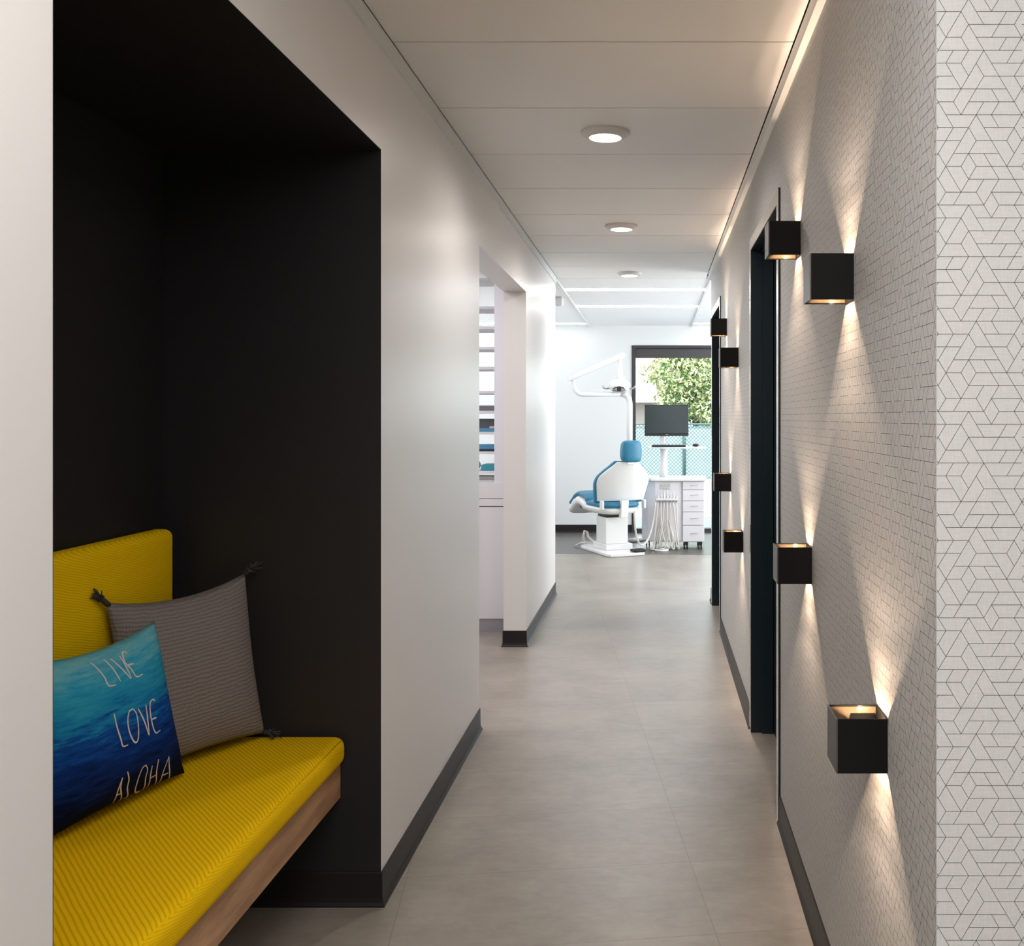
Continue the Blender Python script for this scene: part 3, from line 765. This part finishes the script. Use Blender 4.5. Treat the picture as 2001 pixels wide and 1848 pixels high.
shelf_item('document_box', 'tall dark grey document box above the upper blue folders', 'box', 7, .30, .085, .2, 'box_grey', .775, .09)
shelf_item('blue_folder', 'uppermost bright blue folder lying in front of the dark grey box', 'folder', 7, .30, .022, .06, 'folder_blue', .792, group='coloured folders in the open shelving')
shelf_item('loose_papers', 'sheaf of grey papers standing on the blue folder in the shelving', 'papers', 7, .16, .034, .015, 'paper', .78, .065)
shelf_item('letter_tray', 'flat black letter tray on the shelf edge below the dark box', 'tray', 8, .30, .012, .2, 'dark_plastic', .780)
shelf_item('blue_folder', 'middle blue folder lying flat in the shelving, below the black tray', 'folder', 8, .28, .030, .15, 'folder_blue', .791, .03, group='coloured folders in the open shelving').location.z -= -.0125
shelf_item('teal_folder', 'teal folder on the lowest shelf of the open unit', 'folder', 9, .22, .038, .2, 'folder_teal', .791, group='coloured folders in the open shelving')
dr = MB(); dr.tube([(0, 0, 0), (0, .03, 0)], .036, 28); o = dr.build('tape_roll', M['box_grey']); o.location = (-1.72+.528, 6.572, zsh[9]+.0085+.036); tag(o, 'round dark roll standing before the teal folder on the lowest shelf', 'roll')
o = MB().box(-.30, 0, 0, .2, 0, .022).build('paper_tray', mat('smoked_tray', (.34, .36, .33), .3), None, .003); o.location = (-1.72+.79, 6.57, .9455); tag(o, 'grey green paper tray at the very bottom of the open shelving', 'tray')

# ceiling mounted fixture at the treatment room's left
b = thing('ceiling_speaker', 'small pale box fixed to the treatment room ceiling at the end of the left wall', 'ceiling fixture', (-.865, 8.9, CZ))
MB().box(-.05, .045, -.05, .05, -.075, 0).build('housing', M['downlight_rim'], b, .012)
MB().lathe([(.012, -.078), (.012, -.075), (.0, -.075)], n=12).build('indicator', M['steel'], b)

# ------------------------------------------------------------------ dental chair
YAW = math.radians(25)
ch = thing('dental_chair', 'white dental treatment chair with blue upholstery seen from behind', 'dental chair', (-.431, 10.07, .0012), YAW)
b = MB(); b.prism([(-.21, -.34), (-.19, -.42), (.17, -.42), (.21, -.34), (.21, .34), (.12, .46), (-.12, .46), (-.21, .34)], 0, .032); b.build('base_plate', M['white_gloss'], ch, .008)
MB().box(-.13, .16, -.16, .20, .032, .09).build('base_cover', M['white_gloss'], ch, .006)
MB().box(-.12, .12, -.13, .13, .09, .355).build('column', M['white_gloss'], ch, .006)
p_ = MB().box(.06, .19, -.420, -.31, .033, .060).build('foot_pedal', M['black_paint'], ch, .010)
MB().box(.070, .180, -.395, -.335, .060, .063).build('pedal_pad', M['black_paint'], p_, .001)
MB().box(-.10, .10, -.10, .14, .355, .385).build('lift_head', M['dark_plastic'], ch, .006)
# under-seat shell
b = MB(); b.superell((.03, .14, .425), (.262, .36, .05), 3.2, 28, 14, fn=lambda v: Vector((v.x*(1-.25*max(0, (.46-v.z)/.09)), v.y, v.z+.015*max(0, v.y-.2)))); b.build('seat_shell', M['white_gloss'], ch)
b = MB(); b.superell((.03, .13, .482), (.232, .36, .040), 3.6, 28, 14); b.build('seat_cushion', M['blue_vinyl'], ch)
# leg rest: profile swept across, white shell below the blue pad
def sweep(top, halfw, thick, nm, mname, off=0):
    def at(tv):
        k = tv*(len(top)-1); i = min(int(k), len(top)-2); f_ = k-i
        return [top[i][a]*(1-f_)+top[i+1][a]*f_ for a in (0, 1)], halfw[i]*(1-f_)+halfw[i+1]*f_
    nn = 30; ring = 20; vs = []
    for j in range(nn+1):
        (y, z), hw = at(j/nn); (ya, za), _ = at(max(0, j/nn-.02)); (yb, zb), _ = at(min(1, j/nn+.02))
        d = Vector((0, yb-ya, zb-za)).normalized(); up = Vector((0, -d.z, d.y))
        endk = min(1, (min(j, nn-j)+.25)/2.2)**.5
        for k in range(ring):
            a = 2*PI*k/ring; cx = math.copysign(abs(math.cos(a))**.55, math.cos(a)); cy = math.copysign(abs(math.sin(a))**.55, math.sin(a))
            vs.append(Vector((cx*hw*endk**.4, y, z))+up*(cy*thick/2*endk-off))
    b = MB(); b.add(vs, [(j*ring+k, j*ring+(k+1) % ring, (j+1)*ring+(k+1) % ring, (j+1)*ring+k) for j in range(nn) for k in range(ring)]+[tuple(reversed(range(ring))), tuple(range(nn*ring, (nn+1)*ring))], 0, True)
    b.build(nm, M[mname], ch)
leg = [(.16, .500), (.30, .548), (.46, .565), (.60, .530), (.74, .470), (.88, .415)]
sweep(leg, [.20, .21, .205, .19, .17, .15], .050, 'leg_rest', 'blue_vinyl')
sweep([(y, z) for y, z in leg], [.215, .225, .22, .205, .185, .165], .105, 'leg_shell', 'white_gloss', .070)
b = MB(); b.prism([(-.15, .30), (.15, .30), (.11, .74), (-.11, .74)], .385, .40, fn=lambda x, y, z: (x, y, z+.05*(y-.3))); b.build('under_tray', M['dark_plastic'], ch, .003)
# back rest
prof = [(0, .252), (.15, .262), (.30, .272), (.45, .281), (.55, .278), (.64, .262), (.72, .234), (.80, .200), (.88, .163), (.95, .134), (1, .114)]
BX = .058
def hwid(v):
    for (a, x), (c_, y) in zip(prof, prof[1:]):
        if v <= c_: return x+(y-x)*(v-a)/(c_-a)
    return prof[-1][1]
def backsurf(extra, depth, zlo, zhi, bulge):
    def fn(u, v):
        s = 2*u-1; hw = hwid(v)+extra
        z = zlo+(zhi-zlo)*v; y0 = -.165-.155*v
        return Vector((BX+s*hw, y0+.085*abs(s)**2.2*(hw/.28)+depth+bulge*(1-s*s)*math.sin(PI*min(1, v)), z))
    return fn
def slab(nm, mname, extra, d0, d1, zlo, zhi, bulge, parent=ch):
    a = backsurf(extra, d0, zlo, zhi, 0); c_ = backsurf(extra, d1, zlo, zhi, bulge); nu, nv = 24, 24
    b = MB(); b.grid(a, nu, nv); b.grid(c_, nu, nv, flip=True)
    for lst in ([(i/nu, 0) for i in range(nu+1)], [(i/nu, 1) for i in range(nu+1)], [(0, j/nv) for j in range(nv+1)], [(1, j/nv) for j in range(nv+1)]):
        vs = [a(*q) for q in lst]+[c_(*q) for q in lst]; n_ = len(lst)
        b.add(vs, [(i, i+1, n_+i+1, n_+i) for i in range(n_-1)], 0, True)
    return b.build(nm, M[mname], parent, .004)
slab('back_shell', 'white_gloss', 0, 0, .022, .520, .918, 0)
slab('back_cushion', 'blue_vinyl', .016, .024, .070, .500, .925, .015)
b = MB(); b.superell((.072, -.335, 1.022), (.110, .045, .108), 5.0, 32, 20, fn=lambda v: Vector((.072+(v.x-.072)*(1-.10*abs((v.z-1.0)/.108)), v.y+.02*((v.x-.072)/.1)**2, v.z))); b.build('headrest', M['blue_vinyl'], ch)
MB().box(.035, .105, -.318, -.290, .89, .96).build('headrest_bar', M['steel'], ch, .004)
b = MB(); b.prism([(-.010, .36), (.070, .36), (.080, .53), (.0, .53)], -.250, -.195, fn=lambda x, z, h: (x, h, z)); b.build('back_bracket', M['white_gloss'], ch, .006)
MB().box(-.19, -.165, -.20, -.13, .44, .53).build('hinge_cover', M['white_gloss'], ch, .008)
MB().box(.265, .29, -.20, -.13, .44, .53).build('hinge_cover', M['white_gloss'], ch, .008)

# ------------------------------------------------------------------ dental lamp on its pole
lp = thing('dental_lamp', 'white dental operating light on a tall bent pole above the blue chair', 'dental light', (-.258, 10.30, .38))
zt = 1.36+.045*5.30-.38     # horizontal arm height above the foot
MB().tube([(0, 0, 0), (0, 0, zt-.10), (-.010, 0, zt-.045), (-.035, 0, zt-.012), (-.075, 0, zt)], .031, 20).build('pole', M['white_gloss'], lp)
MB().tube([(-.075, 0, zt), (-.50, 0, zt-.005), (-.535, 0, zt+.01), (-.565, 0, zt+.04), (-.580, 0, zt+.085), (-.580, 0, zt+.165)], [.026, .024, .024, .024, .023, .022], 18).build('swing_arm', M['white_gloss'], lp)
za = zt+.155
b = MB(); A = Vector((-.64, 0, za)); B = Vector((-.045, 0, za+.255)); dd = (B-A).normalized(); up = Vector((-dd.z, 0, dd.x))
b.prism([(0, -.026), ((B-A).length-.02, -.024), ((B-A).length, -.012), ((B-A).length, .02), ((B-A).length-.02, .028), (.03, .030), (0, .012)], -.028, .028, fn=lambda a, h, y: tuple(A+dd*a+up*h+Vector((0, y, 0))))
b.build('spring_arm', M['white_gloss'], lp, .005)
MB().tube([(-.10, 0, za+.215), (-.10, 0, za+.12), (-.10, 0, za+.04), (-.10, 0, za-.02)], [.018, .024, .030, .034], 16).build('drop_rod', M['white_gloss'], lp)
hz = za-.09
hd = MB(); hd.superell((-.105, -.02, hz+.024), (.112, .085, .074), 2.2, 28, 16); hd = hd.build('lamp_head', M['white_gloss'], lp)
MB().superell((-.105, -.095, hz-.016), (.082, .022, .026), 2.6, 24, 12).build('reflector', M['steel'], hd)
b = MB(); b.prism([(-.175, -.022), (-.150, .004), (-.105, .014), (-.060, .004), (-.035, -.022), (-.060, -.006), (-.080, .001), (-.085, -.040), (-.125, -.040), (-.130, .001), (-.150, -.006)], -.128, -.112, fn=lambda x, z, y: (x, y, hz+z)); b.build('lamp_visor', M['dark_plastic'], hd, .001)
for s in (-1, 1):
    x = -.105+s*.11
    MB().tube([(x, -.03, hz-.005), (x+s*.03, -.05, hz-.008), (x+s*.052, -.06, hz+.004), (x+s*.060, -.06, hz+.022)], [.008, .009, .012, .010], 10).build('handle', M['steel'], hd)
MB().box(-.16, .02, -.03, .03, 0, .04).build('mount_bracket', M['white_gloss'], lp, .006)

# ------------------------------------------------------------------ dental delivery cart
FY = 10.22
ct = thing('dental_cart', 'white mobile dental cart with five drawers and hanging ivory hoses by the window', 'cart', (0, FY, .0012))
b = MB(); b.prism([(0, 0), (.285, 0), (.285, .36), (-.10, .36), (-.135, .30), (-.125, .20), (-.07, .07)], .075, .700); b.build('rounded_body', mat('cart_body', (.70, .70, .74), .35, var=.01), ct, .01)
MB().box(.005, .255, -.008, 0, .09, .69).build('front_panel', M['white_lam'], ct, .002)
MB().box(.287, .512, .0, .36, .075, .700).build('drawer_case', M['white_lam'], ct, .003)
b = MB(); b.prism([(-.03, -.045), (.525, -.045), (.535, -.02), (.535, .37), (-.10, .37), (-.13, .30), (-.12, .18), (-.08, .02)], .702, .738); b.build('top', M['white_gloss'], ct, .010)
zz = [.698, .612, .497, .385, .247, .079]
for i in range(5):
    d = MB().box(.290, .510, -.018, -.001, zz[i+1]+.003, zz[i]-.002).build('drawer', M['white_lam'], ct, .003)
    zc = (zz[i]+zz[i+1])/2+.005
    MB().tube([(.372, -.016, zc-.006), (.376, -.034, zc-.004), (.395, -.042, zc), (.435, -.042, zc+.003), (.448, -.034, zc+.004), (.450, -.016, zc+.005)], .0035, 8).build('handle', M['steel'], d)
for x, y in ((.03, .05), (-.07, .30), (.325, .03), (.470, .03), (.325, .31), (.47, .31), (.23, .30)):
    c_ = MB().box(x-.022, x+.022, y-.026, y+.010, .045, .076).build('caster', M['dark_plastic'], ct, .004)
    for s in (-1, 1): MB().tube([(x+s*.008, y-.010, .0245), (x+s*.020, y-.010, .0245)], .0245, 18).build('wheel', M['dark_plastic'], c_)
pn = MB().box(.055, .165, -.014, -.008, .615, .672).build('control_panel', mat('ivory_panel', (.62, .61, .58), .35), ct, .003)
for k, (x, z) in enumerate(((.07, .655), (.09, .628), (.11, .655), (.125, .628), (.145, .655))):
    MB().tube([(x, -.014, z), (x, -.021, z)], .0065, 12).build('knob', M['steel'], pn)
rk = MB().box(.018, .240, -.075, -.008, .508, .528).build('instrument_holder', M['white_gloss'], ct, .004)
hx = [.035, .068, .098, .128, .160, .192, .222]
for k, x in enumerate(hx):
    r_ = random.Random(k)
    hp = MB(); top = .555+.02*(k % 3); yh = -.062
    hp.tube([(x, yh, .490), (x, yh, .508), (x+.002, yh, .535), (x+.003, yh-.004, top+.01+(.05 if k == 3 else 0))], [.009, .0105, .009, .006], 10)
    hp = hp.build('handpiece', M['steel'], ct)
    low = .075+.035*((k*3) % 4)/3; xo = x+(x-.12)*.30
    pts = []
    n_ = 22; xe = .12+(x-.12)*.15+.03*((k % 2)*2-1); xb = xo+(.03 if k > 3 else -.02)
    P0, P1, P2, P3 = Vector((x, yh, .490)), Vector((xb, yh-.05, -.06)), Vector((xe+.14*((k % 2)*2-1), yh-.02, low-.24)), Vector((xe, -.012, .33-.02*k))
    for i in range(n_+1):
        t_ = i/n_; q = P0*(1-t_)**3+P1*3*t_*(1-t_)**2+P2*3*t_*t_*(1-t_)+P3*t_**3; q.z = max(q.z, .012); q.y = min(q.y, -.018) if t_ < .97 else q.y; pts.append(q)
    MB().tube(pts, .0065, 8).build('hose', M['hose'], ct)
# hose slung from the cart to the chair
b = MB(); P0, P1, P2, P3 = Vector((.010, -.062, .49)), Vector((-.02, -.05, .02)), Vector((-.20, -.30, -.13)), Vector((-.197, -.48, .44)); pts = []
for i in range(31):
    t_ = i/30; pts.append(P0*(1-t_)**3+P1*3*t_*(1-t_)**2+P2*3*t_*t_*(1-t_)+P3*t_**3)
b.tube(pts, .010, 10); b.build('umbilical_hose', M['hose'], ct)
# monitor column on the cart
mp_ = MB(); mp_.tube([(.095, .14, .738), (.095, .14, .86), (.095, .14, .95), (.095, .14, 1.035)], [.046, .040, .036, .036], 20); mp_.build('monitor_pole', M['white_gloss'], ct)
b = MB(); b.prism([(-.06, -.03), (.46, -.05), (.53, -.03), (.53, .02), (.40, .10), (.0, .16), (-.05, .08)], 1.035, 1.055, fn=lambda x, y, z: (x+.0, y-.0, z)); b.build('keyboard_shelf', M['white_gloss'], ct, .006)
b = MB().box(.055, .105, .146, .172, 1.055, 1.24); b.build('monitor_bracket', M['white_gloss'], ct, .004)
kb = thing('keyboard', 'slim blue grey keyboard on the white shelf under the monitor', 'keyboard', (.02, FY-.02, 1.0567), math.radians(-1))
MB().box(-.05, .30, -.02, .10, 0, .016).build('case', M['dark_plastic'], kb, .003)
b = MB()
for r in range(5):
    for c_ in range(15): b.box(-.044+c_*.0228, -.044+c_*.0228+.019, -.014+r*.0215, .004+r*.0215, .016, .0215)
b.build('keycaps', mat('keycaps', (.10, .15, .24), .5), kb)
ms = MB(); ms.superell((0, 0, .017), (.035, .05, .017), 2.3, 20, 10); o = ms.build('computer_mouse', M['dark_plastic']); o.location = (.425, FY+.015, 1.0567); tag(o, 'small black computer mouse right of the keyboard under the monitor', 'mouse')
mo = thing('computer_monitor', 'black flat computer monitor above the dental cart in front of the window', 'monitor', (.082, FY+.115, 1.165), math.radians(4))
MB().box(-.185, .272, -.018, .010, 0, .325).build('bezel', M['dark_plastic'], mo, .004)
MB().box(-.177, .264, -.0195, -.0175, .030, .318).build('screen', M['screen'], mo)
b = MB()
for k in range(4): b.tube([(.030+k*.0085, -.0190, .013), (.030+k*.0085, -.0190, .018)], .0016, 6)
b.tube([(.028, -.0188, .0125), (.060, -.0188, .0125)], .0012, 6)
b.build('maker_mark', M['steel'], mo)
MB().box(-.04, .06, .010, .028, .05, .20).build('rear_mount', M['dark_plastic'], mo, .003)
# foot control, floor cables
fc = thing('foot_control', 'round white foot control disc on the dark floor under the hoses', 'foot control', (.072, 10.12, .0012))
MB().lathe([(0, 0), (.072, 0), (.074, .006), (.070, .012), (.040, .016), (.0, .017)], n=36).build('disc', M['white_gloss'], fc)
MB().lathe([(.0, .030), (.034, .030), (.040, .026), (.040, .022), (.0, .0165)], n=28).build('push_plate', M['steel'], fc)
b = MB(); b.tube([(-.075, -.0, .010), (-.12, .03, .009), (-.10, .10, .009), (-.02, .16, .009), (.08, .15, .010), (.13, .16, .010)], .009, 8); b.build('cable', M['hose'], fc)
o = MB().tube([(0, 0, .024), (.10, .07, .023), (.19, .18, .023), (.27, .32, .024)], .023, 12).build('floor_conduit', mat('grey_tube', (.42, .42, .43), .35)); o.location = (-.33, 10.72, .0015); tag(o, 'thick grey tube on the floor running from the chair to the cart', 'hose')
cj = thing('supply_hose', 'looped pale supply hose on the floor left of the chair column', 'hose', (-.70, 10.46, .0012))
MB().box(-.075, .02, -.04, .05, 0, .045).build('junction_box', M['white_gloss'], cj, .01)
MB().tube([(-.04, 0, .04), (-.05, .0, .10), (-.035, 0, .165), (-.012, 0, .15), (.0, 0, .10), (.05, -.03, .055), (.11, -.06, .04)], .013, 10).build('hose_loop', M['hose'], cj)
MB().tube([(-.13, -.09, .012), (-.08, -.06, .04), (.02, -.07, .05), (.10, -.085, .04)], .009, 8).build('hose_loop', M['hose'], cj)
